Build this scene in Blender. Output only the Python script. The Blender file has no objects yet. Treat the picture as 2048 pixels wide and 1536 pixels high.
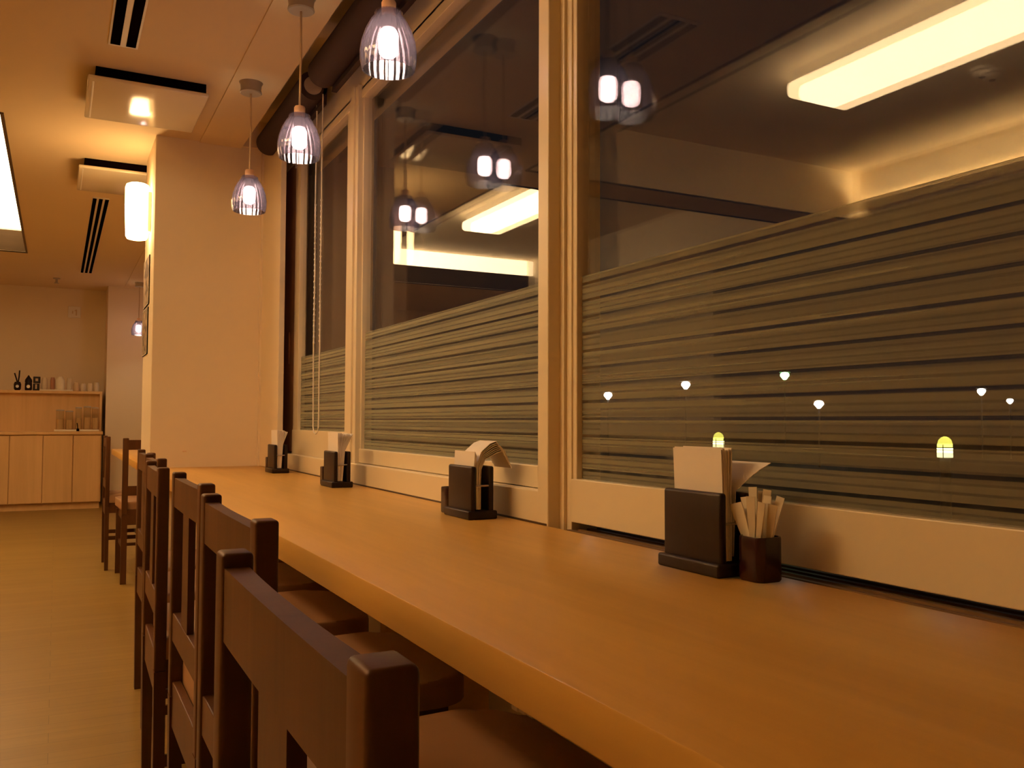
import bpy, bmesh, math, random
from mathutils import Vector, Matrix
random.seed(7)
S = bpy.context.scene
C = S.collection
PI = math.pi

# ------------------------------------------------------------------ helpers
def newbm(): return bmesh.new()

def box(bm, x0, x1, y0, y1, z0, z1, bev=0.0, seg=2):
    r = bmesh.ops.create_cube(bm, size=1.0)
    vs = r['verts']
    for v in vs:
        v.co = Vector((x0 + (v.co.x + .5) * (x1 - x0), y0 + (v.co.y + .5) * (y1 - y0), z0 + (v.co.z + .5) * (z1 - z0)))
    if bev > 0:
        es = list({e for v in vs for e in v.link_edges})
        bmesh.ops.bevel(bm, geom=es, offset=bev, segments=seg, profile=.5, affect='EDGES')
    return bm

def lathe(bm, prof, cx=0, cy=0, n=32, flute=0.0, nf=0, closed=True):
    rings = []
    for r, z in prof:
        ring = []
        for i in range(n):
            a = 2 * PI * i / n
            rr = r * (1 + flute * math.cos(nf * a)) if flute else r
            ring.append(bm.verts.new((cx + rr * math.cos(a), cy + rr * math.sin(a), z)))
        rings.append(ring)
    for k in range(len(rings) - 1):
        for i in range(n):
            j = (i + 1) % n
            bm.faces.new((rings[k][i], rings[k][j], rings[k + 1][j], rings[k + 1][i]))
    if closed:
        bm.faces.new(list(reversed(rings[0])))
        bm.faces.new(rings[-1])
    return bm

def tube(bm, pts, r, n=8):
    pts = [Vector(p) for p in pts]
    rings = []
    for k, p in enumerate(pts):
        d = (pts[min(k + 1, len(pts) - 1)] - pts[max(k - 1, 0)]).normalized()
        up = Vector((0, 0, 1)) if abs(d.z) < .9 else Vector((1, 0, 0))
        a = d.cross(up).normalized(); b = d.cross(a)
        rings.append([bm.verts.new(p + r * (math.cos(2 * PI * i / n) * a + math.sin(2 * PI * i / n) * b)) for i in range(n)])
    for k in range(len(rings) - 1):
        for i in range(n):
            j = (i + 1) % n
            bm.faces.new((rings[k][i], rings[k][j], rings[k + 1][j], rings[k + 1][i]))
    bm.faces.new(list(reversed(rings[0]))); bm.faces.new(rings[-1])
    return bm

def prism_xz(bm, outline, y0, y1):
    a = [bm.verts.new((x, y0, z)) for x, z in outline]
    b = [bm.verts.new((x, y1, z)) for x, z in outline]
    n = len(outline)
    bm.faces.new(a); bm.faces.new(list(reversed(b)))
    for i in range(n):
        j = (i + 1) % n
        bm.faces.new((a[j], a[i], b[i], b[j]))
    return bm

def prism_xy(bm, outline, z0, z1):
    a = [bm.verts.new((x, y, z0)) for x, y in outline]
    b = [bm.verts.new((x, y, z1)) for x, y in outline]
    n = len(outline)
    bm.faces.new(list(reversed(a))); bm.faces.new(b)
    for i in range(n):
        j = (i + 1) % n
        bm.faces.new((a[i], a[j], b[j], b[i]))
    return bm

def sheet(bm, prof, y0, y1, t=.0012, skew=0.0, skz=None):
    """a bent paper sheet: profile in (x, z), extruded along y, with thickness t; skew shifts y with height"""
    n = len(prof); L = []
    z0 = prof[0][1]
    for k in range(n):
        p = Vector((prof[k][0], prof[k][1])); q0 = Vector(prof[max(k - 1, 0)]); q1 = Vector(prof[min(k + 1, n - 1)])
        d = (q1 - q0).normalized(); nn = Vector((-d.y, d.x)) * t / 2
        s = skew * max(0.0, p.y - (z0 if skz is None else skz))
        L.append([bm.verts.new((p.x + nn.x, y0 + s, p.y + nn.y)), bm.verts.new((p.x + nn.x, y1 + s, p.y + nn.y)),
                  bm.verts.new((p.x - nn.x, y1 + s, p.y - nn.y)), bm.verts.new((p.x - nn.x, y0 + s, p.y - nn.y))])
    for k in range(n - 1):
        for i in range(4):
            j = (i + 1) % 4
            bm.faces.new((L[k][i], L[k][j], L[k + 1][j], L[k + 1][i]))
    bm.faces.new(L[0]); bm.faces.new(list(reversed(L[-1])))
    return bm

def obj(name, bm, mat, parent=None, smooth=False):
    bmesh.ops.recalc_face_normals(bm, faces=bm.faces)
    me = bpy.data.meshes.new(name)
    bm.to_mesh(me); bm.free()
    if smooth:
        for p in me.polygons: p.use_smooth = True
        try: me.set_sharp_from_angle(angle=math.radians(42))
        except Exception: pass
    me.materials.append(mat)
    o = bpy.data.objects.new(name, me); C.objects.link(o)
    if parent is not None: o.parent = parent
    return o

def thing(name, label, cat, loc=(0, 0, 0), rotz=0.0, group=None):
    o = bpy.data.objects.new(name, None); C.objects.link(o)
    o.empty_display_size = .05
    o.location = loc; o.rotation_euler = (0, 0, rotz)
    o['label'] = label; o['category'] = cat
    if group: o['group'] = group
    return o

def tag(o, label, cat, group=None):
    o['label'] = label; o['category'] = cat
    if group: o['group'] = group
    return o

def struct(name, bm, mat, label, cat, parent=None, smooth=False):
    o = obj(name, bm, mat, parent, smooth)
    if parent is None:
        o['kind'] = 'structure'; tag(o, label, cat)
    return o

def structroot(name, label, cat):
    o = bpy.data.objects.new(name, None); C.objects.link(o)
    o['kind'] = 'structure'; tag(o, label, cat)
    return o

def dup(root, loc, rotz, label, group=None, name=None):
    r = root.copy(); C.objects.link(r); r.location = loc; r.rotation_euler = (0, 0, rotz)
    r['label'] = label
    if group: r['group'] = group
    for ch in list(root.children):
        c = ch.copy(); C.objects.link(c); c.parent = r
        for g in list(ch.children):
            d = g.copy(); C.objects.link(d); d.parent = c
    return r

# ------------------------------------------------------------------ materials
def mat(name):
    m = bpy.data.materials.new(name); m.use_nodes = True
    nt = m.node_tree; nt.nodes.clear()
    out = nt.nodes.new('ShaderNodeOutputMaterial')
    return m, nt, out

def N(nt, t, **kw):
    n = nt.nodes.new(t)
    for k, v in kw.items():
        if k in n.inputs: n.inputs[k].default_value = v
        else: setattr(n, k, v)
    return n

def paint(name, col, rough=.6, var=.03, spec=.3, bump=.02, scale=30):
    m, nt, out = mat(name)
    b = N(nt, 'ShaderNodeBsdfPrincipled', Roughness=rough)
    b.inputs['Specular IOR Level'].default_value = spec
    tc = N(nt, 'ShaderNodeTexCoord')
    nz = N(nt, 'ShaderNodeTexNoise', Scale=3.0, Detail=4.0)
    nt.links.new(tc.outputs['Object'], nz.inputs['Vector'])
    mx = N(nt, 'ShaderNodeMix', data_type='RGBA')
    mx.inputs[6].default_value = (*[c * (1 - var) for c in col], 1)
    mx.inputs[7].default_value = (*[min(1, c * (1 + var)) for c in col], 1)
    nt.links.new(nz.outputs['Fac'], mx.inputs[0])
    nt.links.new(mx.outputs[2], b.inputs['Base Color'])
    if bump:
        n2 = N(nt, 'ShaderNodeTexNoise', Scale=scale * 8.0, Detail=3.0)
        nt.links.new(tc.outputs['Object'], n2.inputs['Vector'])
        bp = N(nt, 'ShaderNodeBump', Strength=bump, Distance=.002)
        nt.links.new(n2.outputs['Fac'], bp.inputs['Height'])
        nt.links.new(bp.outputs['Normal'], b.inputs['Normal'])
    nt.links.new(b.outputs[0], out.inputs[0])
    return m

def wood(name, c1, c2, axis='Y', rough=.4, spec=.35, scale=1.0, coat=0.0, fine=.5):
    m, nt, out = mat(name)
    b = N(nt, 'ShaderNodeBsdfPrincipled', Roughness=rough)
    b.inputs['Specular IOR Level'].default_value = spec
    b.inputs['Coat Weight'].default_value = coat
    b.inputs['Coat Roughness'].default_value = .2
    tc = N(nt, 'ShaderNodeTexCoord')
    mp = N(nt, 'ShaderNodeMapping')
    st = {'X': (.6, 9, 9), 'Y': (9, .6, 9), 'Z': (9, 9, .6)}[axis]
    mp.inputs['Scale'].default_value = [s * scale for s in st]
    nt.links.new(tc.outputs['Object'], mp.inputs['Vector'])
    n1 = N(nt, 'ShaderNodeTexNoise', Scale=1.0, Detail=5.0, Roughness=.6, Distortion=.6)
    nt.links.new(mp.outputs[0], n1.inputs['Vector'])
    n2 = N(nt, 'ShaderNodeTexNoise', Scale=6.0, Detail=3.0, Roughness=.6)
    nt.links.new(mp.outputs[0], n2.inputs['Vector'])
    mx = N(nt, 'ShaderNodeMath', operation='MULTIPLY_ADD')
    mx.inputs[1].default_value = fine * .5
    nt.links.new(n2.outputs['Fac'], mx.inputs[0])
    nt.links.new(n1.outputs['Fac'], mx.inputs[2])
    cr = N(nt, 'ShaderNodeValToRGB')
    cr.color_ramp.elements[0].position = .42; cr.color_ramp.elements[0].color = (*c1, 1)
    cr.color_ramp.elements[1].position = .85; cr.color_ramp.elements[1].color = (*c2, 1)
    nt.links.new(mx.outputs[0], cr.inputs[0])
    nt.links.new(cr.outputs[0], b.inputs['Base Color'])
    bp = N(nt, 'ShaderNodeBump', Strength=.04, Distance=.002)
    nt.links.new(n2.outputs['Fac'], bp.inputs['Height'])
    nt.links.new(bp.outputs['Normal'], b.inputs['Normal'])
    nt.links.new(b.outputs[0], out.inputs[0])
    return m

def planks(name, c1, c2, w=.09):
    """floor boards running along X with thin joints"""
    m, nt, out = mat(name)
    b = N(nt, 'ShaderNodeBsdfPrincipled', Roughness=.38)
    b.inputs['Specular IOR Level'].default_value = .35
    tc = N(nt, 'ShaderNodeTexCoord')
    br = N(nt, 'ShaderNodeTexBrick', Scale=1.0)
    br.inputs['Brick Width'].default_value = .9; br.inputs['Row Height'].default_value = w
    br.inputs['Mortar Size'].default_value = .0012
    br.inputs['Color1'].default_value = (*c1, 1); br.inputs['Color2'].default_value = (*c2, 1)
    br.inputs['Mortar'].default_value = (*[c * .72 for c in c1], 1)
    nt.links.new(tc.outputs['Object'], br.inputs['Vector'])
    mp = N(nt, 'ShaderNodeMapping'); mp.inputs['Scale'].default_value = (1.5, 22, 1)
    nt.links.new(tc.outputs['Object'], mp.inputs['Vector'])
    nz = N(nt, 'ShaderNodeTexNoise', Scale=1.5, Detail=5.0)
    nt.links.new(mp.outputs[0], nz.inputs['Vector'])
    mr = N(nt, 'ShaderNodeMapRange'); mr.inputs[3].default_value = .78; mr.inputs[4].default_value = 1.15
    nt.links.new(nz.outputs['Fac'], mr.inputs[0])
    mx = N(nt, 'ShaderNodeMix', data_type='RGBA', blend_type='MULTIPLY'); mx.inputs[0].default_value = 1
    nt.links.new(br.outputs['Color'], mx.inputs[6]); nt.links.new(mr.outputs[0], mx.inputs[7])
    nt.links.new(mx.outputs[2], b.inputs['Base Color'])
    nt.links.new(b.outputs[0], out.inputs[0])
    return m

def emis(name, col, strength):
    m, nt, out = mat(name)
    e = N(nt, 'ShaderNodeEmission', Strength=strength); e.inputs[0].default_value = (*col, 1)
    nt.links.new(e.outputs[0], out.inputs[0])
    return m

def schlick(nt, r0, k):
    lw = N(nt, 'ShaderNodeLayerWeight', Blend=.5)
    p = N(nt, 'ShaderNodeMath', operation='POWER'); p.inputs[1].default_value = 5
    nt.links.new(lw.outputs['Facing'], p.inputs[0])
    a = N(nt, 'ShaderNodeMath', operation='MULTIPLY_ADD'); a.inputs[1].default_value = k; a.inputs[2].default_value = r0
    nt.links.new(p.outputs[0], a.inputs[0])
    return a.outputs[0]

def glass(name, tint=(1, 1, 1), r0=.04, k=.9, rough=0.0):
    m, nt, out = mat(name)
    t = N(nt, 'ShaderNodeBsdfTransparent'); t.inputs[0].default_value = (*tint, 1)
    g = N(nt, 'ShaderNodeBsdfGlossy', Roughness=rough)
    mx = N(nt, 'ShaderNodeMixShader')
    nt.links.new(schlick(nt, r0, k), mx.inputs[0])
    nt.links.new(t.outputs[0], mx.inputs[1]); nt.links.new(g.outputs[0], mx.inputs[2])
    nt.links.new(mx.outputs[0], out.inputs[0])
    return m

def smoky(name):
    m, nt, out = mat(name)
    t = N(nt, 'ShaderNodeBsdfTransparent'); t.inputs[0].default_value = (.55, .485, .54, 1)
    g = N(nt, 'ShaderNodeBsdfGlossy', Roughness=.04)
    d = N(nt, 'ShaderNodeBsdfTranslucent'); d.inputs[0].default_value = (.045, .038, .045, 1)
    m1 = N(nt, 'ShaderNodeMixShader', Fac=.22)
    nt.links.new(t.outputs[0], m1.inputs[1]); nt.links.new(d.outputs[0], m1.inputs[2])
    m2 = N(nt, 'ShaderNodeMixShader')
    nt.links.new(schlick(nt, .05, .9), m2.inputs[0])
    nt.links.new(m1.outputs[0], m2.inputs[1]); nt.links.new(g.outputs[0], m2.inputs[2])
    nt.links.new(m2.outputs[0], out.inputs[0])
    return m

def film(name):
    m, nt, out = mat(name)
    tc = N(nt, 'ShaderNodeTexCoord')
    sp = N(nt, 'ShaderNodeSeparateXYZ'); nt.links.new(tc.outputs['Object'], sp.inputs[0])
    # frosted bands with thin clear lines every 4 cm, plus irregular finer lines
    def lines(pitch, width, wob, clear):
        nz = N(nt, 'ShaderNodeTexNoise', noise_dimensions='1D', Scale=14.0, Detail=1.0)
        nt.links.new(sp.outputs['Z'], nz.inputs['W'])
        wv = N(nt, 'ShaderNodeMath', operation='MULTIPLY'); wv.inputs[1].default_value = wob
        nt.links.new(nz.outputs['Fac'], wv.inputs[0])
        ma = N(nt, 'ShaderNodeMath', operation='MULTIPLY_ADD'); ma.inputs[1].default_value = 1 / pitch
        nt.links.new(sp.outputs['Z'], ma.inputs[0]); nt.links.new(wv.outputs[0], ma.inputs[2])
        fr = N(nt, 'ShaderNodeMath', operation='FRACT'); nt.links.new(ma.outputs[0], fr.inputs[0])
        gt = N(nt, 'ShaderNodeMapRange'); gt.inputs[1].default_value = 1 - width * 1.3; gt.inputs[2].default_value = 1 - width
        gt.inputs[3].default_value = 1.0; gt.inputs[4].default_value = clear
        nt.links.new(fr.outputs[0], gt.inputs[0])
        return gt.outputs[0]
    l1 = lines(.040, .14, .0, .10)
    l2 = lines(.0133, .25, 1.5, .58)
    mu0 = N(nt, 'ShaderNodeMath', operation='MULTIPLY'); nt.links.new(l1, mu0.inputs[0]); nt.links.new(l2, mu0.inputs[1])
    n2 = N(nt, 'ShaderNodeTexNoise', noise_dimensions='1D', Scale=38.0, Detail=2.0)
    nt.links.new(sp.outputs['Z'], n2.inputs['W'])
    mr = N(nt, 'ShaderNodeMapRange'); mr.inputs[1].default_value = .3; mr.inputs[2].default_value = .7
    mr.inputs[3].default_value = .36; mr.inputs[4].default_value = .58
    nt.links.new(n2.outputs['Fac'], mr.inputs[0])
    mu = N(nt, 'ShaderNodeMath', operation='MULTIPLY')
    lw = N(nt, 'ShaderNodeLayerWeight', Blend=.5)
    gz = N(nt, 'ShaderNodeMath', operation='MULTIPLY_ADD'); gz.inputs[1].default_value = .95; gz.inputs[2].default_value = .70
    nt.links.new(lw.outputs['Facing'], gz.inputs[0])
    m3 = N(nt, 'ShaderNodeMath', operation='MULTIPLY'); nt.links.new(mr.outputs[0], m3.inputs[0]); nt.links.new(gz.outputs[0], m3.inputs[1])
    nt.links.new(mu0.outputs[0], mu.inputs[0]); nt.links.new(m3.outputs[0], mu.inputs[1])
    t = N(nt, 'ShaderNodeBsdfTransparent')
    d = N(nt, 'ShaderNodeBsdfDiffuse'); d.inputs[0].default_value = (.36, .34, .235, 1)
    mx = N(nt, 'ShaderNodeMixShader')
    nt.links.new(mu.outputs[0], mx.inputs[0]); nt.links.new(t.outputs[0], mx.inputs[1]); nt.links.new(d.outputs[0], mx.inputs[2])
    nt.links.new(mx.outputs[0], out.inputs[0])
    return m

def poster(name, seed):
    m, nt, out = mat(name)
    b = N(nt, 'ShaderNodeBsdfPrincipled', Roughness=.5)
    tc = N(nt, 'ShaderNodeTexCoord')
    mp = N(nt, 'ShaderNodeMapping'); mp.inputs['Scale'].default_value = (1, 14, 26); mp.inputs['Location'].default_value = (seed, seed, 0)
    nt.links.new(tc.outputs['Object'], mp.inputs['Vector'])
    nz = N(nt, 'ShaderNodeTexNoise', Scale=1.0, Detail=3.0); nt.links.new(mp.outputs[0], nz.inputs['Vector'])
    cr = N(nt, 'ShaderNodeValToRGB'); cr.color_ramp.interpolation = 'EASE'
    cr.color_ramp.elements[0].position = .40; cr.color_ramp.elements[0].color = (.10, .055, .03, 1)
    cr.color_ramp.elements[1].position = .56; cr.color_ramp.elements[1].color = (.42, .30, .17, 1)
    nt.links.new(nz.outputs['Fac'], cr.inputs[0]); nt.links.new(cr.outputs[0], b.inputs['Base Color'])
    nt.links.new(b.outputs[0], out.inputs[0])
    return m

M_WALL = paint('cream_wall', (.80, .665, .46), .75, .015)
M_CEIL = paint('ceiling_paint', (.76, .60, .38), .8, .015)
M_RAIL = paint('cream_frame', (.80, .68, .46), .35, .012, .4, .0)
M_FLOOR = planks('floor_boards', (.265, .160, .034), (.30, .185, .043))
M_CTR = wood('beech_counter', (.60, .325, .070), (.76, .435, .105), 'Y', .34, .3, .8, .05)
M_CAB = wood('cabinet_wood', (.64, .40, .17), (.76, .49, .22), 'Z', .5, .3, 1.0)
M_DARK = wood('dark_chair_wood', (.066, .025, .008), (.105, .041, .014), 'Z', .42, .12, 1.6, 0)
M_SEAT = paint('brown_leatherette', (.34, .18, .085), .5, .08, .4, .05, 60)
M_HOLD = wood('espresso_wood', (.012, .0045, .003), (.022, .008, .005), 'Z', .4, .25, 2.0, 0)
M_CUP = paint('dark_lacquer', (.026, .005, .004), .25, .05, .4, 0)
M_BRONZE = paint('bronze_frame', (.075, .042, .022), .45, .05, .4, 0)
M_BLACK = paint('black_void', (.004, .002, .002), 1.0, .05, .0, 0)
M_BLIND = paint('dark_blind_fabric', (.046, .024, .024), .75, .06, .2, .05, 60)
M_PAPER = paint('napkin_paper', (.88, .80, .70), .8, .02, .1, .03, 40)
M_STICK = paint('sachet_paper', (.66, .55, .38), .7, .12, .2, 0)
M_STICK2 = paint('sachet_paper_pale', (.80, .72, .56), .7, .08, .2, 0)
M_METAL = paint('brushed_nickel', (.42, .36, .30), .4, .08, .5, 0)
M_BRASS = paint('copper_cap', (.75, .45, .26), .35, .05, .6, 0)
M_CORD = paint('tan_cord', (.62, .46, .28), .5, .05, .3, 0)
M_SMOKY = smoky('smoky_glass')
M_PANE = glass('window_glass', (1, 1, 1), .036, .55)
M_FILM = film('striped_frost_film')
M_BULB = emis('bulb_glow', (1.0, .80, .60), 105)
M_SCONCE = emis('sconce_glow', (1.0, .62, .26), 15)
M_TUBE = emis('ceiling_lamp_glow', (1.0, .64, .31), 14.0)
M_PANEL = emis('light_box_glow', (1.0, .74, .42), 4.6)
M_COVE = emis('cove_glow', (1.0, .66, .34), 8.0)
M_AC = paint('glossy_cream_plastic', (.82, .72, .54), .12, .02, .8, 0)
M_WHITEPL = paint('white_plastic', (.80, .74, .64), .5, .02, .3, 0)
M_CLEAR = glass('clear_jar_glass', (.93, .92, .88), .05, .8, .05)
M_ASPH = paint('night_asphalt', (.03, .03, .032), .9, .2, .1, 0)
M_DKGREY = paint('dark_grey_metal', (.05, .05, .05), .6, .1, .3, 0)
M_GREEN = emis('green_signal', (.35, 1.0, .35), 30)
M_STREET = emis('street_lamp_glow', (1.0, .92, .75), 30)
M_LANT = emis('garden_lantern_glow', (.90, .85, .12), 2.2)
M_LANT2 = emis('garden_lantern_bright', (1.0, .95, .45), 4.0)
M_POST1 = poster('menu_print_upper', 1.3); M_POST2 = poster('menu_print_lower', 5.1)

# ------------------------------------------------------------------ dimensions
ZC = 2.47          # ceiling
CT = .70           # counter top
# ------------------------------------------------------------------ the setting
b = newbm(); box(b, -3.3, 1.25, -1.8, 11.6, -.12, 0)
struct('floor', b, M_FLOOR, 'honey coloured wooden board floor of the dining room', 'floor')

b = newbm()
T = 2.86
box(b, -3.3, -3.05, -1.8, 11.6, ZC, T)
box(b, -3.05, -.28, -1.8, .60, ZC, T)
box(b, -3.05, -.28, 4.65, 5.00, ZC, T)
box(b, -3.05, -2.65, 5.00, 9.10, ZC, T)
box(b, -3.05, -.28, 9.10, 11.6, ZC, T)
box(b, -.28, .66, -1.8, 11.6, ZC, T)
box(b, .66, .88, -1.8, 11.6, ZC - .008, T)
box(b, .88, 1.25, -1.8, 5.0, 2.62, T)
box(b, .88, 1.25, 4.98, 11.6, ZC, T)
box(b, -3.3, 1.25, -1.8, 11.6, 2.83, 2.95)
struct('ceiling', b, M_CEIL, 'cream plaster ceiling with two recessed light coffers', 'ceiling')

# paler lining added to brighten the insides of the coffers
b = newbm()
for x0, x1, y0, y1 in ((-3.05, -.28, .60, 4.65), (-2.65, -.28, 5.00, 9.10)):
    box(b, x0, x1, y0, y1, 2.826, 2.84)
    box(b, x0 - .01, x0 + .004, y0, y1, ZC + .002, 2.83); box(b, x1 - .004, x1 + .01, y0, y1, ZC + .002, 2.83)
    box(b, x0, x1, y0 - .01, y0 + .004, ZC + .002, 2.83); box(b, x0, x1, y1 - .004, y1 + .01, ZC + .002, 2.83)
struct('ceiling_brightener', b, paint('coffer_brightening_paint', (.88, .765, .55), .8, .01), 'paler lining added to brighten the recessed ceiling coffers', 'ceiling')

# dark trims round the coffer openings
def coffer_trim(name, x0, x1, y0, y1, label):
    b = newbm(); w = .014
    box(b, x1 - .002, x1 + w, y0 - w, y1 + w, ZC - .006, ZC + .004)
    box(b, x0 - w, x1, y1 - .002, y1 + w, ZC - .006, ZC + .004)
    box(b, x0 - w, x1, y0 - w, y0 + .002, ZC - .006, ZC + .004)
    box(b, x0 - w, x0 + .002, y0, y1, ZC - .006, ZC + .004)
    struct(name, b, M_BRONZE, label, 'trim')
coffer_trim('trim_1', -3.05, -.28, .60, 4.65, 'thin dark trim round the coffer beside the window seats')
coffer_trim('trim_2', -2.65, -.28, 5.00, 9.10, 'thin dark trim round the coffer beyond the pillar')

b = newbm(); box(b, .44, 1.0, 5.0, 5.55, 0, ZC + .01, .004)
struct('wall_pillar', b, M_WALL, 'cream square pillar at the end of the long counter', 'pillar')

b = newbm()
box(b, 1.10, 1.25, 4.83, 11.6, -.02, ZC + .15)
box(b, 1.06, 1.25, -1.8, 4.83, -.02, .655)
struct('wall_right', b, M_WALL, 'cream wall below and beside the windows', 'wall')
b = newbm(); box(b, 1.0, 1.028, 4.54, 5.02, .702, ZC + .01, .002); box(b, .99, 1.2, 4.97, 5.5, .6, ZC + .01)
struct('wall_corner', b, M_WALL, 'narrow cream wall between the pillar and the dark jamb', 'wall')
b = newbm(); box(b, 1.085, 1.25, -1.8, 4.83, 2.31, 2.63)
struct('wall_lintel', b, M_RAIL, 'cream lintel above the row of windows', 'wall')
b = newbm(); box(b, -3.3, 1.25, 11.4, 11.6, -.02, ZC + .1)
struct('wall_far', b, M_WALL, 'plain cream wall behind the wooden cabinet', 'wall')
b = newbm(); box(b, -3.3, 1.25, -1.95, -1.8, -.02, ZC + .4)
struct('wall_near', b, M_WALL, 'plain cream wall closing the room', 'wall')
b = newbm(); box(b, -3.3, -3.1, 6.3, 11.6, -.02, ZC + .1)
struct('wall_left', b, M_WALL, 'plain cream wall across the room beyond the darkened stretch', 'wall')
b = newbm(); box(b, -3.3, -3.1, -1.8, 6.3, -.02, ZC + .1)
struct('wall_left_darkened', b, wood('dark_reflection_wall', (.10, .05, .025), (.15, .08, .04), 'Z', .5), 'wall across the room with a made-up dark facing for the window reflection', 'wall')  # made-up dark facing, so the window reflection stays dark here
b = newbm(); box(b, .49, 1.12, 10.95, 11.42, -.02, ZC + .01, .004)
struct('wall_pillar_far', b, M_WALL, 'cream wall pier beside the wooden cabinet', 'pillar')

# sill parts
b = newbm(); box(b, 1.056, 1.20, 1.86, 4.83, .62, .780, .003)
struct('trim_3', b, M_RAIL, 'cream sill fascia between the counter and the two small windows', 'sill')
b = newbm(); box(b, 1.054, 1.20, 1.86, 4.83, .60, .704)
struct('trim_4', b, M_BRONZE, 'thin dark joint line at the back of the counter', 'trim')
b = newbm(); box(b, 1.060, 1.20, -1.2, 1.80, .60, .688)
for k in range(4): box(b, 1.075 + k * .028, 1.085 + k * .028, -1.2, 1.80, .68, .696)
struct('trim_5', b, paint('track_bronze', (.20, .115, .055), .45, .05, .4, 0), 'dark ribbed sliding track below the wide window', 'trim')
# mullion between window 2 and 3
b = newbm()
box(b, 1.055, 1.12, 1.855, 1.907, .64, 2.62, .003)
box(b, 1.088, 1.17, 1.800, 1.857, .62, 2.62, .002)
box(b, 1.080, 1.17, 1.822, 1.829, .62, 2.62, .001)
struct('trim_6', b, M_RAIL, 'cream mullion post rising from the counter between two windows', 'mullion')
b = newbm()
box(b, 1.070, 1.14, 3.455, 3.575, .76, 2.33, .003)
box(b, 1.062, 1.075, 3.49, 3.52, .76, 2.33, .002)
struct('trim_7', b, M_RAIL, 'cream post between the narrow window and the middle window', 'mullion')
b = newbm(); box(b, 1.095, 1.16, 4.60, 4.97, .79, 2.47, .003)
box(b, 1.088, 1.10, 4.70, 4.72, 1.25, 1.42, .002)
struct('trim_8', b, paint('jamb_bronze', (.40, .20, .09), .45, .05, .3, 0), 'dark bronze jamb panel beside the narrow window', 'jamb')

# windows
def window(name, y0, y1, rail_z0, rail_z1, film_top, stile, label):
    root = structroot(name, label, 'window')
    z1 = 2.31
    b = newbm()
    box(b, 1.088, 1.128, y0, y1, rail_z0, rail_z1, .002)
    box(b, 1.085, 1.128, y0, y1, z1 - .035, z1 + .01, .002)
    box(b, 1.092, 1.128, y0, y0 + stile, rail_z1 - .01, z1 - .03, .002)
    box(b, 1.092, 1.128, y1 - stile, y1, rail_z1 - .01, z1 - .03, .002)
    obj('sash_frame', b, M_RAIL, root)
    b = newbm()
    box(b, 1.108, 1.112, y0 + stile - .01, y1 - stile + .01, rail_z1 - .015, z1 - .02)
    box(b, 1.150, 1.154, y0 + stile - .01, y1 - stile + .01, rail_z1 - .015, z1 - .02)
    obj('pane', b, M_PANE, root)
    b = newbm(); box(b, 1.1070, 1.1076, y0 + stile, y1 - stile, rail_z1, film_top)
    f = obj('frosted_film', b, M_FILM, root); f['label'] = 'striped frosted privacy film'
    return root
window('window_1', 3.575, 4.60, .78, .903, 1.278, .10, 'narrow window with striped film beside the dark jamb')
window('window_2', 1.86, 3.46, .782, .838, 1.308, .015, 'middle window with striped film reflecting the room')
window('window_3', -1.0, 1.805, .713, .815, 1.296, .022, 'wide window with striped film showing street lights')

# ------------------------------------------------------------------ counter
t = thing('counter', 'long light wooden counter running under the windows to the pillar', 'counter', (0, 0, 0))
b = newbm(); box(b, .437, 1.052, -.9, 4.998, .648, CT, .003)
obj('counter_top', b, M_CTR, t, True)
for y in (-.6, 2.06, 3.9):
    b = newbm(); box(b, .72, 1.0, y, y + .04, 0, .648, .002)
    obj('leg', b, M_CTR, t)
t = thing('counter', 'light wooden counter continuing beyond the pillar', 'counter', (0, 0, 0))
b = newbm(); box(b, .43, 1.05, 5.70, 8.4, .655, CT, .003)
obj('counter_top', b, M_CTR, t, True)
for y in (6.6, 8.3):
    b = newbm(); box(b, .75, 1.0, y, y + .04, 0, .655, .002)
    obj('leg', b, M_CTR, t)

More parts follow.
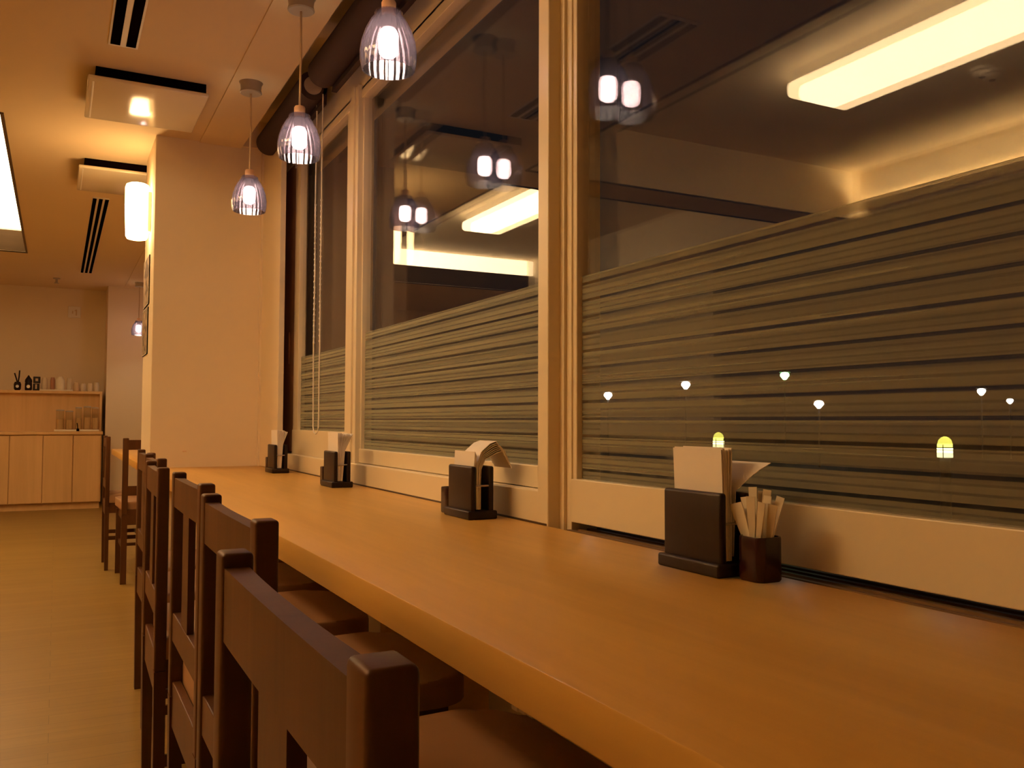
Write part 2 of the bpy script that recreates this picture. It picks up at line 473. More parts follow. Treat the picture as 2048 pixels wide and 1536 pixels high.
# ------------------------------------------------------------------ chairs
def make_chair(label):
    t = thing('dining_chair', label, 'chair', (0, 0, 0), 0, 'dark wooden chairs along the counter')
    W = .395; h = W / 2
    for s in (-1, 1):
        b = newbm()
        y0, y1 = (h - .032, h) if s > 0 else (-h, -h + .032)
        box(b, 0, .025, y0, y1, .40, .845, .004, 3)
        # lower part of the rear leg
        a = newbm(); a.free()
        v0 = [(0, .40), (.025, .40), (.026, 0), (.004, 0)]
        prism_xz(b, v0, y0, y1)
        obj('leg', b, M_DARK, t, True)
    for s in (-1, 1):
        b = newbm()
        y0, y1 = (h - .030, h + .004) if s > 0 else (-h - .004, -h + .030)
        prism_xz(b, [(.425, .40), (.46, .40), (.452, 0), (.43, 0)], y0, y1)
        obj('leg', b, M_DARK, t)
    # top rail, slightly curved in plan
    b = newbm(); n = 10
    o = []; i_ = []
    for k in range(n + 1):
        y = -h + .030 + (W - .060) * k / n
        c = .004 * (1 - ((2 * k / n - 1) ** 2))
        o.append((.002 - c * .3, y)); i_.append((.021 - c, y))
    prism_xy(b, o + list(reversed(i_)), .777, .834)
    obj('top_rail', b, M_DARK, t)
    b = newbm(); box(b, .003, .020, -h + .030, h - .030, .510, .566, .002)
    obj('lower_rail', b, M_DARK, t)
    b = newbm(); box(b, .004, .016, -.040, .040, .560, .782)
    obj('splat', b, M_DARK, t)
    b = newbm()
    box(b, .02, .45, h - .026, h - .008, .36, .43, .002); box(b, .02, .45, -h + .008, -h + .026, .36, .43, .002)
    box(b, .43, .45, -h + .02, h - .02, .36, .43, .002); box(b, .005, .022, -h + .03, h - .03, .34, .43, .002)
    obj('apron', b, M_DARK, t)
    b = newbm()
    box(b, .02, .44, h - .022, h - .010, .19, .215, .002); box(b, .02, .44, -h + .010, -h + .022, .19, .215, .002)
    box(b, .20, .215, -h + .02, h - .02, .195, .213, .002)
    obj('stretcher', b, M_DARK, t)
    # padded seat with rounded front corners
    b = newbm()
    out = [(.024, -h + .002), (.40, -h - .012)]
    for k in range(7):
        a = -PI / 2 + PI / 2 * k / 6
        out.append((.42 + .08 * math.cos(a), -h + .068 + .08 * math.sin(a)))
    for k in range(7):
        a = PI / 2 * k / 6
        out.append((.42 + .08 * math.cos(a), h - .068 + .08 * math.sin(a)))
    out += [(.40, h + .012), (.024, h - .002)]
    prism_xy(b, out, .425, .476)
    top = [e for e in b.edges if all(abs(v.co.z - .476) < 1e-4 for v in e.verts)]
    bmesh.ops.bevel(b, geom=top, offset=.016, segments=4, profile=.5, affect='EDGES')
    obj('seat', b, M_SEAT, t, True)
    return t
chair0 = make_chair('dark wooden chair pulled out widest from the counter, sixth from the pillar')
chair0.location = (.118, .558, 0)
rows = [((.187, 1.142, 0), .0, 'dark wooden chair with brown seat at the counter, fifth from the pillar'),
        ((.212, 1.725, 0), 0, 'dark wooden chair with brown seat at the counter, fourth from the pillar'),
        ((.205, 2.285, 0), -.02, 'dark wooden chair with brown seat at the counter, third from the pillar'),
        ((.248, 2.79, 0), 0, 'dark wooden chair with brown seat at the counter, second from the pillar'),
        ((.262, 3.25, 0), 0, 'dark wooden chair with brown seat at the counter, first before the pillar')]
for loc, rz, lab in rows: dup(chair0, loc, rz, lab)
dup(chair0, (.545, 5.60, 0), PI / 2, 'dark wooden chair turned sideways just beyond the pillar', 'dark wooden chairs beyond the pillar')
dup(chair0, (.285, 6.36, 0), 0, 'dark wooden chair next to the wooden cabinet beyond the pillar', 'dark wooden chairs beyond the pillar')

# ------------------------------------------------------------------ pendants
def make_pendant(label):
    # origin on the ceiling (z = 0 at the ceiling)
    t = thing('pendant_lamp', label, 'pendant lamp', (0, 0, 0), 0, 'smoky glass pendant lamps')
    b = newbm(); lathe(b, [(.044, -.050), (.048, -.046), (.044, -.030), (.046, -.010), (.052, 0)], n=32)
    obj('canopy', b, M_METAL, t, True)
    b = newbm(); tube(b, [(0, 0, -.05), (.002, 0, -.2), (0, 0, -.395)], .0042)
    obj('cord', b, M_CORD, t, True)
    b = newbm(); lathe(b, [(.019, -.432), (.0195, -.400), (.017, -.395)], n=24)
    obj('cap', b, M_BRASS, t, True)
    b = newbm()
    outer = [(.034, -.424), (.037, -.428), (.037, -.436), (.046, -.448), (.060, -.474), (.070, -.505), (.0745, -.535), (.0735, -.560), (.069, -.582)]
    inner = [(r - .003, z - .001) for r, z in reversed(outer)]
    inner[0] = (outer[-1][0] - .003, outer[-1][1])
    lathe(b, outer + inner, n=96, flute=.018, nf=24, closed=False)
    sh = obj('shade', b, M_SMOKY, t, True)
    b = newbm(); lathe(b, [(.018, -.470), (.020, -.464), (.020, -.440), (.016, -.436)], n=24)
    sk = obj('socket', b, M_DKGREY, t, True)
    b = newbm(); lathe(b, [(.004, -.547), (.016, -.545), (.024, -.537), (.026, -.526), (.026, -.486), (.021, -.475), (.010, -.471)], n=28)
    obj('bulb', b, M_BULB, sk, True)
    return t
pend0 = make_pendant('smoky glass pendant lamp hanging highest in view, cropped by the top of the photo')
ZP = ZC - .008
pend0.location = (.762, 2.20, ZP)
dup(pend0, (.745, 3.10, ZP), .1, 'smoky glass pendant lamp in front of the blind cords')
dup(pend0, (.742, 4.00, ZP), .2, 'smoky glass pendant lamp in front of the cream pillar')
dup(pend0, (.780, 10.45, ZP), 0, 'small far pendant lamp peeping out beside the pillar edge')

# ------------------------------------------------------------------ sconce
t = thing('wall_sconce', 'glowing white cylinder wall lamp on the side of the pillar', 'wall lamp', (.372, 5.25, 2.10))
b = newbm(); box(b, .050, .068, -.05, .05, -.11, .11, .004)
obj('back_plate', b, M_WHITEPL, t)
b = newbm(); lathe(b, [(.030, -.155), (.050, -.150), (.058, -.135), (.063, 0), (.064, .13), (.058, .150), (.045, .157)], n=32)
obj('lamp_shade', b, M_SCONCE, t, True)

# posters on the pillar side
def framed(y0, y1, z0, z1, m, label):
    t = thing('menu_board', label, 'poster', (.44, (y0 + y1) / 2, (z0 + z1) / 2), 0)
    hy, hz = (y1 - y0) / 2, (z1 - z0) / 2
    b = newbm(); box(b, -.006, 0, -hy, hy, -hz, hz); obj('sheet', b, m, t)
    b = newbm()
    for a in ((-hy, hy, hz - .004, hz), (-hy, hy, -hz, -hz + .004), (-hy, -hy + .004, -hz, hz), (hy - .004, hy, -hz, hz)):
        box(b, -.007, 0, *a)
    obj('frame', b, M_WHITEPL, t)
framed(5.20, 5.51, 1.592, 1.862, M_POST1, 'upper of two brown printed menu sheets on the pillar side')
framed(5.24, 5.54, 1.318, 1.578, M_POST2, 'lower of two brown printed menu sheets on the pillar side')
b = newbm(); box(b, .602, .622, 4.994, 5.0, .783, .787, .001)
tag(obj('wall_hook', b, M_BRASS), 'tiny brass hook on the cream pillar above the counter', 'hook')

# ------------------------------------------------------------------ roller blinds and chain
def blind(y0, y1, label):
    t = thing('roller_blind', label, 'blind', (.975, (y0 + y1) / 2, 2.43), 0, 'dark roller blinds above the windows')
    h = (y1 - y0) / 2
    b = newbm()
    n = 28; prof = [(.064 * math.cos(2 * PI * k / n), .064 * math.sin(2 * PI * k / n)) for k in range(n)]
    prism_xz(b, prof, -h, h); obj('fabric_roll', b, M_BLIND, t, True)
    b = newbm(); prism_xz(b, [(.040, -.075), (.062, -.075), (.068, .03), (.055, .04)], -h, h); obj('hem_bar', b, M_BLIND, t)
    for s in (-1, 1):
        b = newbm(); prism_xz(b, [(.040 * math.cos(2 * PI * k / n), .040 * math.sin(2 * PI * k / n)) for k in range(n)], min(s * h, s * (h + .004)), max(s * h, s * (h + .004)))
        box(b, .03, .125, min(s * h, s * (h + .012)), max(s * h, s * (h + .012)), .02, .06)
        e = obj('bracket', b, M_METAL, t, True)
    return t
blind(3.82, 4.74, 'dark rolled-up blind above the narrow window by the pillar')
blind(1.98, 3.66, 'dark rolled-up blind above the middle window')
t = thing('blind_chain', 'pale looped bead chain hanging in front of the narrow window', 'blind chain', (1.02, 3.87, .9))
b = newbm()
pts = [(0, .05, 1.50)] + [(.0, .05 - .004 * math.sin(k), 1.50 - k * .1) for k in range(1, 15)]
pts += [(0, .045, .02), (0, .03, 0), (0, .0, -.008), (0, -.03, 0), (0, -.045, .02)]
pts += [(0, -.05 + .003 * math.sin(k * 1.3), .1 + k * .1) for k in range(0, 15)]
tube(b, pts, .0032, 6); obj('cord_loop', b, M_WHITEPL, t, True)
for s in (.049, -.049):
    b = newbm(); prof = [(.002, .395)]
    for k in range(26): prof += [(.0030, .40 + k * .025 - .006), (.0062, .40 + k * .025), (.0030, .40 + k * .025 + .006)]
    lathe(b, prof, 0, s, 8); obj('bead_run', b, M_WHITEPL, t, True)

# ------------------------------------------------------------------ ceiling fittings
def cassette(x0, x1, y0, y1, label):
    t = thing('ceiling_air_conditioner', label, 'air conditioner', ((x0 + x1) / 2, (y0 + y1) / 2, ZC), 0, 'ceiling air conditioner panels')
    hx, hy = (x1 - x0) / 2, (y1 - y0) / 2
    b = newbm(); box(b, -hx + .03, hx - .01, -hy + .015, hy - .03, -.045, .0); obj('housing', b, M_BLACK, t)
    b = newbm(); box(b, -hx, hx, -hy, hy, -.062, -.044, .006, 3); obj('cover_panel', b, M_AC, t, True)
    b = newbm(); box(b, -hx + .018, -hx + .026, -hy + .03, hy - .02, -.0635, -.060, .001); obj('trim_strip', b, M_WHITEPL, t)
cassette(.087, .580, 4.12, 4.68, 'glossy cream ceiling air conditioner panel reflecting the wall lamp')
cassette(.082, .60, 5.55 + .07, 6.20, 'ceiling air conditioner panel half hidden behind the pillar')

def slot_vent(x0, x1, y0, y1, nslots, label):
    t = thing('slot_vent', label, 'ceiling vent', ((x0 + x1) / 2, (y0 + y1) / 2, ZC), 0, 'linear slot vents in the ceiling')
    hx, hy = (x1 - x0) / 2, (y1 - y0) / 2
    b = newbm(); box(b, -hx, hx, -hy, hy, -.006, 0, .002); obj('frame', b, M_WHITEPL, t)
    w = (x1 - x0) * (.94 if nslots == 3 else .84); p = w / (nslots - .38)
    for k in range(nslots):
        b = newbm(); xx = -w / 2 + k * p
        box(b, xx, xx + p * .62, -hy + .02, hy - .02, -.0085, -.004); obj('slot', b, M_BLACK, t)
slot_vent(.150, .262, 2.6, 3.86, 2, 'pale framed slot vent in the ceiling with two black slots')
slot_vent(.185, .292, 6.60, 10.05, 3, 'long slot vent in the ceiling with three black slots')

t = thing('ceiling_sprinkler', 'small sprinkler head on the ceiling above the wooden cabinet', 'sprinkler', (-.03, 10.6, ZC))
b = newbm(); lathe(b, [(.012, -.05), (.012, -.012), (.035, -.010), (.035, 0)], n=16); obj('body', b, M_METAL, t, True)
b = newbm(); lathe(b, [(.025, -.058), (.028, -.055), (.012, -.048)], n=16); obj('deflector', b, M_METAL, t, True)

# lamps in the coffers
def coffer_lamp(x0, x1, y0, y1, label):
    t = thing('ceiling_lamp', label, 'ceiling lamp', ((x0 + x1) / 2, (y0 + y1) / 2, 2.826))
    hx, hy = (x1 - x0) / 2, (y1 - y0) / 2
    b = newbm(); box(b, -hx + .03, hx - .03, -hy + .03, hy - .03, -.06, 0); obj('mount', b, M_WHITEPL, t)
    b = newbm(); box(b, -hx, hx, -hy, hy, -.150, -.06, .03, 4); obj('diffuser', b, M_TUBE, t, True)
coffer_lamp(-1.56, -1.20, 1.85, 3.46, 'long box lamp in the coffer beside the window seats')
coffer_lamp(-1.32, -1.01, 5.80, 7.28, 'long box lamp in the coffer beyond the pillar')
t = thing('light_box', 'blown-out white light box in the coffer at the photo edge', 'ceiling lamp', (-.46, 7.43, 2.826))
b = newbm(); box(b, -.155, .165, -1.64, 1.64, -.02, 0); obj('housing', b, M_WHITEPL, t)
b = newbm(); box(b, -.15, .16, -1.64, 1.64, -.155, -.02, .005); obj('diffuser', b, M_PANEL, t)
t = thing('cove_lamp', 'bright strip lamp along the end wall of the coffer beyond the pillar', 'cove lamp', (-1.65, 9.06, 2.745))
b = newbm(); box(b, -.98, .86, -.03, .036, -.085, .08, .005); obj('diffuser', b, M_COVE, t)
b = newbm(); box(b, -.98, .86, .020, .040, -.10, -.085); obj('bracket', b, M_WHITEPL, t)
b = newbm(); box(b, -2.645, -.285, 9.02, 9.032, ZC - .004, 2.648)
struct('trim_9', b, wood('lip_board', (.055, .032, .015), (.08, .047, .022), 'X', .7, .1), 'brown lip board at the end of the coffer beyond the pillar', 'trim')
t = thing('cove_lamp', 'hidden strip lamp behind the lip of the coffer beside the window seats', 'cove lamp', (-3.02, 2.6, 2.545))
b = newbm(); box(b, -.022, .0, -1.9, 1.9, .0, .03, .004); obj('diffuser', b, emis('cove_glow_side', (1, .645, .27), 1500), t)
b = newbm(); box(b, .004, .016, -1.95, 1.95, -.03, .04); box(b, -.028, .016, -1.95, 1.95, -.04, -.028); obj('lip', b, M_CEIL, t)
t = thing('smoke_detector', 'round smoke detector in the coffer reflected in the wide window', 'smoke detector', (-2.10, 2.95, 2.826))
b = newbm(); lathe(b, [(.035, -.045), (.045, -.035), (.045, -.02), (.06, -.015), (.062, 0)], n=28); obj('body', b, M_WHITEPL, t, True)
b = newbm(); lathe(b, [(.012, -.05), (.02, -.044)], n=16); obj('sensor_cap', b, M_DKGREY, t, True)

# ------------------------------------------------------------------ napkin holders
def make_holder(label):
    t = thing('napkin_holder', label, 'napkin holder', (0, 0, 0), 0, 'dark wooden napkin holders on the counter')
    b = newbm(); box(b, 0, .082, 0, .160, 0, .022, .004, 3); obj('base', b, M_HOLD, t, True)
    b = newbm(); box(b, .010, .024, .005, .155, .018, .135, .005, 3); obj('front_panel', b, M_HOLD, t, True)
    b = newbm(); box(b, .060, .074, .005, .155, .018, .135, .005, 3); obj('back_panel', b, M_HOLD, t, True)
    b = newbm(); tube(b, [(.016, .010, .085), (.067, .010, .085)], .0022, 8); obj('cross_pin', b, M_METAL, t, True)
    return t
HOLD = [(.942, 1.108), (.930, 2.040), (.916, 3.235), (.912, 4.240)]
hlab = ['dark wooden napkin holder in front of the wide window, beside the sugar stick cup',
        'dark wooden napkin holder with curled napkins before the mullion',
        'dark wooden napkin holder below the cream post between the windows',
        'dark wooden napkin holder by the pillar at the end of the counter']
h0 = make_holder(hlab[0]); h0.location = (HOLD[0][0], HOLD[0][1], CT)
for (x, y), lab in list(zip(HOLD, hlab))[1:]: dup(h0, (x, y, CT), 0, lab)

# napkins: holder 1 - square block leaning, one loose sheet flared to the window side
def stack(name, x, y, outline, y0, y1, skew, label, n=8):
    """a stack of folded napkins: n thin leaves between two edge profiles, in one mesh"""
    b = newbm(); (p0, p1) = outline
    for k in range(n):
        f = k / (n - 1)
        prof = [(a[0] + (c[0] - a[0]) * f, a[1] + (c[1] - a[1]) * f) for a, c in zip(p0, p1)]
        dz = random.uniform(-.0025, .0025)
        prof[-1] = (prof[-1][0], prof[-1][1] + dz)
        dy = random.uniform(-.0015, .0015)
        sheet(b, prof, y0 + dy, y1 + dy, abs(p1[0][0] - p0[0][0]) / n * 1.02, skew)
    o = obj(name, b, M_PAPER); o.location = (x, y, CT)
    tag(o, label, 'napkins', 'paper napkins in the holders')
    return o
x, y = HOLD[0]
stack('napkin_stack', x, y, ([(.027, .024), (.027, .14), (.026, .206)], [(.043, .024), (.046, .14), (.050, .207)]), .016, .142, .03,
      'square block of white napkins standing in the holder beside the sugar stick cup', 9)
b = newbm(); sheet(b, [(.050, .03), (.053, .10), (.0555, .137), (.063, .156), (.074, .172), (.088, .184)], .020, .125, .0012, -1.0, .137)
o = obj('napkin', b, M_PAPER, None, True); o.location = (x, y, CT)
tag(o, 'loose white napkin flaring out behind the square napkin block', 'napkin', 'paper napkins in the holders')
# holder 2: curled sheets
x, y = HOLD[1]
def curl(z0, reach, top, drop):
    return [(.030, .024), (.032, .10), (.034, z0), (.046, z0 + (top - z0) * .55), (.046 + reach * .45, top - .006), (.046 + reach * .75, top), (.046 + reach, top - drop)]
b = newbm()
for k in range(7): sheet(b, [(px + .0018 * k, pz) for px, pz in curl(.138 - .002 * k, .058 + .003 * k, .198 - .004 * k, .022 + .004 * k)], .016 + .001 * (k % 3), .116 + .001 * (k % 2), .0016, .05)
o = obj('napkin_stack', b, M_PAPER, None, True); o.location = (x, y, CT)
tag(o, 'white napkins curling over the holder before the mullion', 'napkins', 'paper napkins in the holders')
b = newbm()
for k in range(4): sheet(b, [(.026 + .0012 * k, .024), (.0265 + .0012 * k, .13), (.029 + .0012 * k, .172 - .003 * k)], .020, .148, .0012, .03)
o = obj('napkin_stack', b, M_PAPER, None, True); o.location = (x, y, CT)
tag(o, 'shorter flat napkins standing in front of the curled napkins', 'napkins', 'paper napkins in the holders')
x, y = HOLD[2]
stack('napkin_stack', x, y, ([(.027, .024), (.027, .14), (.026, .205)], [(.044, .024), (.053, .138), (.084, .200)]), .016, .150, 0,
      'fanned white napkins in the holder below the cream window post', 10)
x, y = HOLD[3]
stack('napkin_stack', x, y, ([(.028, .024), (.028, .14), (.026, .205)], [(.046, .024), (.053, .138), (.074, .198)]), .016, .148, 0,
      'fanned white napkins in the holder by the pillar', 10)

# cups with sugar sticks
def rrect(w, d, r, n=6):
    pts = []
    for cx, cy, a0 in ((w / 2 - r, d / 2 - r, 0), (-w / 2 + r, d / 2 - r, PI / 2), (-w / 2 + r, -d / 2 + r, PI), (w / 2 - r, -d / 2 + r, 1.5 * PI)):
        for k in range(n + 1):
            a = a0 + PI / 2 * k / n
            pts.append((cx + r * math.cos(a), cy + r * math.sin(a)))
    return pts
def cup_mesh(bm, h=.070):
    o = rrect(.054, .056, .016); i = rrect(.047, .049, .013); n = len(o)
    def ring(p, z): return [bm.verts.new((a, c, z)) for a, c in p]
    r = [ring(rrect(.050, .052, .014), 0), ring(o, .003), ring(o, h - .003), ring(rrect(.052, .054, .015), h), ring(i, h), ring(i, .006)]
    for k in range(5):
        for q in range(n):
            j = (q + 1) % n
            bm.faces.new((r[k][q], r[k][j], r[k + 1][j], r[k + 1][q]))
    bm.faces.new(list(reversed(r[0]))); bm.faces.new(r[-1])
    return bm
CUPS = [(.998, 1.073), (.972, 2.240), (.956, 3.434), (.952, 4.440)]
clab = ['dark red-brown cup full of sugar sticks beside the holder at the wide window',
        'dark cup half hidden behind the holder with the curled napkins',
        'dark cup half hidden behind the holder below the cream window post',
        'dark cup half hidden behind the holder by the pillar']
b = newbm(); cup_mesh(b); c0 = obj('stick_cup', b, M_CUP, None, True); c0.location = (*CUPS[0], CT)
tag(c0, clab[0], 'cup', 'dark cups beside the napkin holders')
for (x, y), lab in list(zip(CUPS, clab))[1:]:
    c = c0.copy(); C.objects.link(c); c.location = (x, y, CT); c['label'] = lab
def stick(cx, cy, bx, by, tx, ty, h, w, m, label, group, yaw=0.0):
    """a flat paper sachet standing in a cup: from (bx,by) at the cup bottom to (tx,ty) at height h"""
    b = newbm()
    p0 = Vector((bx, by, .008)); p1 = Vector((tx, ty, h)); d = (p1 - p0).normalized()
    side = Vector((-math.sin(yaw), math.cos(yaw), 0)); side = (side - side.dot(d) * d).normalized(); nn = d.cross(side)
    L = []
    for f, ww, tt in ((0, .3, .6), (.12, .4, 1), (.55, .72, 1.0), (.9, 1.05, .5), (1, 1.08, .25)):
        c = p0 + (p1 - p0) * f
        L.append([b.verts.new(c + side * w / 2 * ww + nn * .0016 * tt), b.verts.new(c - side * w / 2 * ww + nn * .0016 * tt),
                  b.verts.new(c - side * w / 2 * ww - nn * .0016 * tt), b.verts.new(c + side * w / 2 * ww - nn * .0016 * tt)])
    for k in range(len(L) - 1):
        for i in range(4):
            j = (i + 1) % 4
            b.faces.new((L[k][i], L[k][j], L[k + 1][j], L[k + 1][i]))
    b.faces.new(L[0]); b.faces.new(list(reversed(L[-1])))
    o = obj('sugar_stick', b, m); o.location = (cx, cy, CT)
    tag(o, label, 'sugar stick', group)
    return o
x, y = CUPS[0]
g1 = 'sugar sticks in the cup at the wide window'
stick(x, y, .002, .003, -.024, .030, .120, .026, M_STICK2, 'broad pale folded sachet at the front of the sugar stick cup', g1, .1)
stick(x, y, .002, .006, -.006, .026, .130, .018, M_STICK2, 'pale sachet just behind the broad folded one', g1, .2)
for k in range(8):
    f = k / 7
    stick(x, y, .010 * math.sin(k * 2.1), .008 - .011 * f, .018 * math.sin(k * 2.3), .016 - .052 * f, .146 - .018 * f * f - .006 * (k % 3), .0135, M_STICK if k % 2 else M_STICK2,
          'thin tan paper sugar stick fanned in the cup at the wide window', g1, .3 + .2 * math.sin(k))
for ci, lab, grp in ((1, 'thin pale sugar stick behind the holder with curled napkins', 'sugar sticks behind the curled napkins'),
                     (3, 'thin pale sugar stick behind the holder by the pillar', 'sugar sticks behind the holder by the pillar')):
    x, y = CUPS[ci]
    for k in range(4):
        stick(x, y, -.008 + .006 * k, -.010 + .007 * k, -.012 + .008 * k, -.012 + .014 * k, .118 - .004 * (k % 2), .010, M_STICK2 if k % 2 else M_STICK, lab, grp, .2 * k)

# ------------------------------------------------------------------ far service cabinet
t = thing('service_cabinet', 'light wooden service cabinet against the far wall with four doors', 'cabinet', (0, 0, 0))
b = newbm(); box(b, -1.6, .44, 10.52, 11.38, .07, .795); box(b, -1.6, .44, 10.94, 11.38, .795, 1.24); obj('carcass', b, M_CAB, t)
b = newbm(); box(b, -1.6, .43, 10.56, 11.3, 0, .07); obj('plinth', b, M_CAB, t)
b = newbm(); box(b, -1.6, .45, 10.48, 10.97, .795, .828, .003); obj('worktop', b, M_CAB, t)
b = newbm(); box(b, -1.6, .45, 10.86, 11.39, 1.238, 1.268, .003); obj('shelf', b, M_CAB, t)
b = newbm(); box(b, .425, .45, 10.86, 11.38, .828, 1.24, .002); obj('side_panel', b, M_CAB, t)
xs = [-1.6, -1.06, -.735, -.425, -.118, .165, .435]
for a, c in zip(xs[:-1], xs[1:]):
    b = newbm(); box(b, a + .004, c - .004, 10.50, 10.522, .078, .785, .002); obj('door', b, M_CAB, t)
def yx(px): return px   # readability only
ZSH = 1.268
# things on the shelf
t = thing('twig_vase', 'dark little pot with two dark twigs on the far shelf', 'vase', (-.385, 11.0, ZSH))
b = newbm(); lathe(b, [(.022, 0), (.034, .02), (.036, .07), (.026, .095)], n=20); obj('pot', b, M_HOLD, t, True)
b = newbm(); lathe(b, [(.001, 0), (.016, .001)], n=16); o = obj('mark', b, M_WHITEPL, t); o.rotation_euler = (PI / 2, 0, 0); o.location = (0, -.037, .045)
for s, pts in ((1, [(0, 0, .08), (-.012, 0, .13), (-.030, 0, .19)]), (2, [(.005, 0, .08), (.014, 0, .15), (.018, 0, .22)])):
    b = newbm(); tube(b, pts, .008, 6); obj('twig', b, M_HOLD, t, True)
t = thing('lidded_jar', 'dark lidded jar with a pale round mark beside the twig pot', 'jar', (-.280, 11.0, ZSH))
b = newbm(); lathe(b, [(.028, 0), (.035, .015), (.035, .08), (.030, .09)], n=20); obj('body', b, M_HOLD, t, True)
b = newbm(); lathe(b, [(.036, .09), (.034, .12), (.012, .155), (.004, .17)], n=20); obj('lid', b, M_HOLD, t, True)
b = newbm(); lathe(b, [(.001, 0), (.018, .001)], n=16); o = obj('mark', b, M_WHITEPL, t); o.rotation_euler = (PI / 2, 0, 0); o.location = (0, -.0355, .045)
t = thing('stacked_box', 'dark square box stack beside the lidded jar on the far shelf', 'box', (-.205, 11.0, ZSH))
b = newbm(); box(b, -.031, .031, -.034, .034, 0, .078, .004); obj('lower_box', b, M_HOLD, t)
b = newbm(); box(b, -.030, .040, -.03, .03, .084, .155, .004); obj('upper_box', b, M_HOLD, t)
b = newbm(); box(b, -.008, .008, -.037, -.03, .02, .07); box(b, -.008, .018, -.033, -.028, .105, .135); obj('label', b, M_CORD, t)
b = newbm(); box(b, -.17, .155, 10.91, 11.06, ZSH, ZSH + .016, .003)
tag(obj('serving_tray', b, M_STICK2), 'pale wooden tray on the far shelf under the glass jar', 'tray')
M_PALEY = paint('pale_ceramic', (.62, .52, .38), .4, .05, .4, 0)
M_TERRA = paint('terracotta_glaze', (.42, .20, .12), .4, .05, .4, 0)
def crock(x, r, h, m, label, z=ZSH, neck=.8):
    b = newbm(); lathe(b, [(r * .8, 0), (r, h * .12), (r, h * .75), (r * neck, h * .95), (r * neck * .96, h)], n=20)
    o = obj('tea_cup' if h < .12 else 'jar', b, m, None, True); o.location = (x, 10.99, z)
    tag(o, label, 'cup' if h < .12 else 'jar', 'pale crockery on the far shelf')
crock(-.125, .030, .13, M_PALEY, 'pale slim jar at the start of the tray on the far shelf', ZSH + .016)
crock(-.045, .024, .135, M_TERRA, 'reddish jar beside the domed jar on the far shelf', ZSH + .016)
crock(.028, .046, .145, M_STICK2, 'pale domed jar in the middle of the tray on the far shelf', ZSH + .016, .55)
crock(.118, .026, .13, M_PALEY, 'pale slim jar at the end of the tray on the far shelf', ZSH + .016)
crock(.190, .030, .10, M_CORD, 'tan cup just past the tray on the far shelf')
crock(.258, .030, .09, M_PALEY, 'pale cup standing second past the tray on the far shelf')
crock(.325, .030, .095, M_STICK, 'dull tan cup standing third past the tray on the far shelf')
crock(.395, .028, .105, M_PALEY, 'pale cup next to the pier at the end of the far shelf')
# tray with clear jars on the worktop
b = newbm(); box(b, -.02, .415, 10.60, 10.86, .8285, .846, .003)
tag(obj('serving_tray', b, M_STICK2), 'pale tray holding clear dispensers on the far worktop', 'tray')
def dispenser(x, r, h, label):
    t = thing('clear_dispenser', label, 'dispenser', (x, 10.74, .846), 0, 'clear dispensers on the far worktop')
    b = newbm(); lathe(b, [(r, 0), (r, h), (r - .004, h), (r - .004, .006)], n=20, closed=False); obj('body', b, M_CLEAR, t, True)
    b = newbm(); lathe(b, [(r * 1.03, h), (r * 1.03, h + .012), (r * .5, h + .016)], n=20); obj('lid', b, M_METAL, t, True)
    b = newbm(); lathe(b, [(r - .006, .007), (r - .006, h * .55)], n=16); obj('contents', b, M_CAB, t, True)
dispenser(.035, .040, .20, 'clear dispenser standing first on the far tray, brightest lid')
dispenser(.125, .038, .19, 'clear dispenser standing second on the far tray')
dispenser(.215, .032, .23, 'tall dispenser behind the small black tap on the far tray')
dispenser(.300, .038, .24, 'tall clear dispenser fourth along the far tray')
dispenser(.378, .034, .23, 'tall clear dispenser at the pier end of the far tray')
t = thing('drip_tap', 'small black tap in front of the tall dispenser on the far worktop', 'tap', (.208, 10.58, .828))
b = newbm(); box(b, -.014, .014, -.012, .012, 0, .03, .003); obj('base', b, M_BLACK, t)
b = newbm(); tube(b, [(0, 0, .025), (-.004, 0, .06), (-.010, 0, .09)], .005, 6); obj('lever', b, M_BLACK, t)
# small plaque on the far wall
t = thing('wall_plaque', 'small pale plaque with dark marks high on the far wall', 'plaque', (.158, 11.4, 2.20))
b = newbm(); box(b, -.066, .066, -.02, 0, -.066, .066, .004); obj('plate', b, M_WHITEPL, t)
b = newbm(); box(b, .014, .028, -.024, -.018, -.04, .03); box(b, .002, .014, -.024, -.018, .01, .024); box(b, -.024, -.012, -.024, -.018, -.02, .012); obj('mark', b, M_CORD, t)

# pale paper slips under the counter edge
for k in range(6):
    b = newbm(); box(b, .475 + .002 * k, .520, .985 + .022 * k - .17, .999 + .022 * k - .17, .626 - .003 * k, .646, .001)
    tag(obj('paper_slip', b, M_STICK2), 'pale paper slip in the row tucked under the counter edge', 'paper slip', 'paper slips under the counter edge')

# ------------------------------------------------------------------ outside
b = newbm(); box(b, 1.6, 70, -30, 70, -.14, -.10)
o = struct('ground_outside', b, M_ASPH, 'dark night-time street beyond the windows', 'street')
def street_lamp(x, y, z, m, label, r=.09, cat='street lamp', name='street_lamp'):
    t = thing(name, label, cat, (x, y, -.10), 0, 'lights in the night street')
    b = newbm(); tube(b, [(0, 0, 0), (0, 0, z + .10)], .022, 8); obj('pole', b, M_DKGREY, t)
    b = newbm(); lathe(b, [(r * 1.3, z + .10 + r * .8), (r * .6, z + .10 + r * 1.4)], n=16); obj('hood', b, M_DKGREY, t)
    b = newbm(); lathe(b, [(r * .3, z + .10 - r * .9), (r, z + .10), (r * .9, z + .10 + r * .5), (r * .4, z + .10 + r * .8)], n=16); obj('lamp_head', b, m, t, True)
street_lamp(15, 22.66, 1.75, M_STREET, 'small white street light low beside the mullion through the wide window', .13)
street_lamp(20, 25.2, 2.27, M_STREET, 'yellowish street light between the white one and the green one', .16)
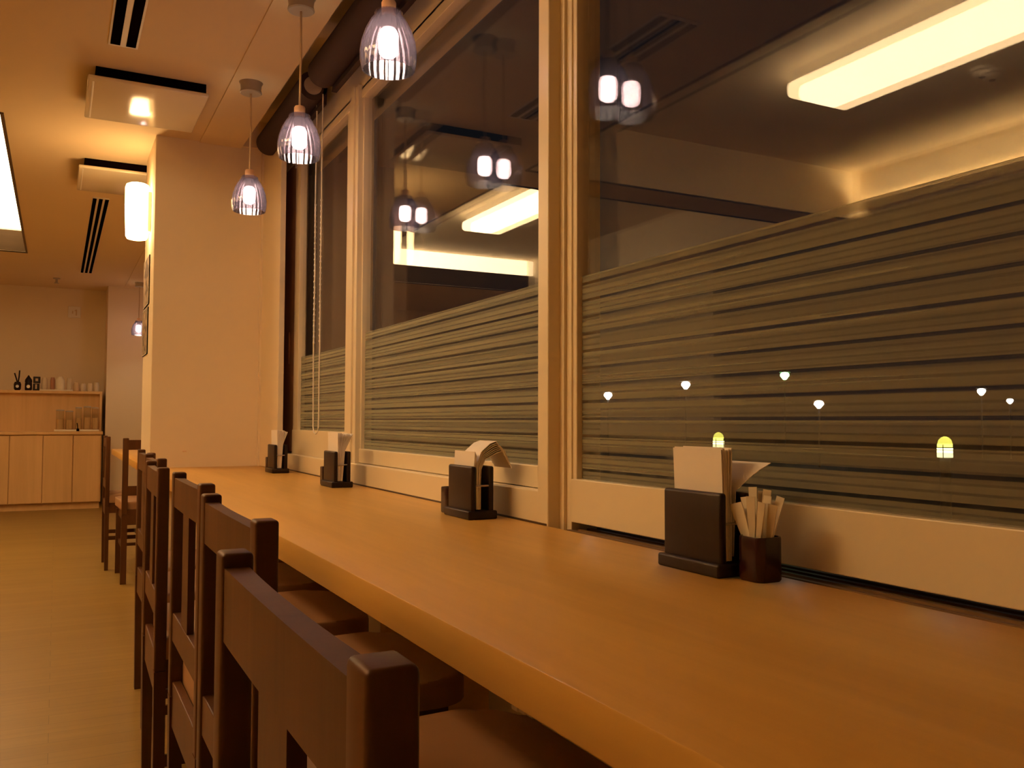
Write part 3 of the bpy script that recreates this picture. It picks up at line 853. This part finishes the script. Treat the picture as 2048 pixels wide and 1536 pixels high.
street_lamp(22, 22.4, 2.53, M_GREEN, 'green-white traffic light glowing in the night street', .15, 'traffic light', 'traffic_light')
street_lamp(16, 15.2, 1.38, M_STREET, 'white street light just below the green traffic light', .11)
street_lamp(25, 17.3, 1.90, M_STREET, 'small white street light above the round-topped garden lantern', .12)
street_lamp(25, 16.4, 1.60, M_STREET, 'faint white street light at the edge of the wide window', .09)
def lantern(x, y, label):
    t = thing('garden_lantern', label, 'lantern', (x, y, -.10), 0, 'round-topped garden lanterns outside')
    b = newbm(); lathe(b, [(.045, 0), (.045, .74)], n=12); obj('post', b, M_DKGREY, t, True)
    b = newbm(); lathe(b, [(.066, .745), (.066, .83)], n=20); obj('lower_lens', b, M_LANT2, t, True)
    b = newbm(); lathe(b, [(.064, .834), (.062, .865), (.052, .90), (.030, .922), (.008, .93)], n=20); obj('dome', b, M_LANT, t, True)
    b = newbm(); lathe(b, [(.069, .828), (.069, .836)], n=20)
    for a in range(4): tube(b, [(.068 * math.cos(a * PI / 2 + .4), .068 * math.sin(a * PI / 2 + .4), .74), (.066 * math.cos(a * PI / 2 + .4), .066 * math.sin(a * PI / 2 + .4), .86)], .004, 6)
    obj('cage', b, M_DKGREY, t)
lantern(7.0, 8.21, 'yellow garden lantern outside just above the square napkin block')
lantern(7.0, 5.20, 'yellow garden lantern outside standing alone low in the wide window')

# ------------------------------------------------------------------ world, camera, view
w = bpy.data.worlds.new('night'); S.world = w; w.use_nodes = True
bg = w.node_tree.nodes['Background']; bg.inputs[0].default_value = (.010, .010, .012, 1); bg.inputs[1].default_value = .4

YAW, PIT, ROL, F = .47626312, .04243301, -.00344352, 1764.5
f = Vector((math.sin(YAW) * math.cos(PIT), math.cos(YAW) * math.cos(PIT), math.sin(PIT)))
r = Vector((math.cos(YAW), -math.sin(YAW), 0)); d = f.cross(r)
c, s = math.cos(ROL), math.sin(ROL)
rr = c * r + s * d; dd = -s * r + c * d
cam = bpy.data.cameras.new('camera'); co = bpy.data.objects.new('camera', cam); C.objects.link(co)
cam.sensor_fit = 'HORIZONTAL'; cam.sensor_width = 36; cam.lens = F / 2048 * 36; cam.clip_start = .01
m = Matrix(((rr.x, -dd.x, -f.x, 0), (rr.y, -dd.y, -f.y, 0), (rr.z, -dd.z, -f.z, .95), (0, 0, 0, 1)))
co.matrix_world = m
S.camera = co
S.view_settings.view_transform = 'Standard'; S.view_settings.look = 'None'
S.view_settings.exposure = 0.50; S.view_settings.gamma = 1.0; S.view_settings.use_curve_mapping = False
S.cycles.transparent_max_bounces = 32
S.cycles.max_bounces = 10; S.cycles.diffuse_bounces = 5
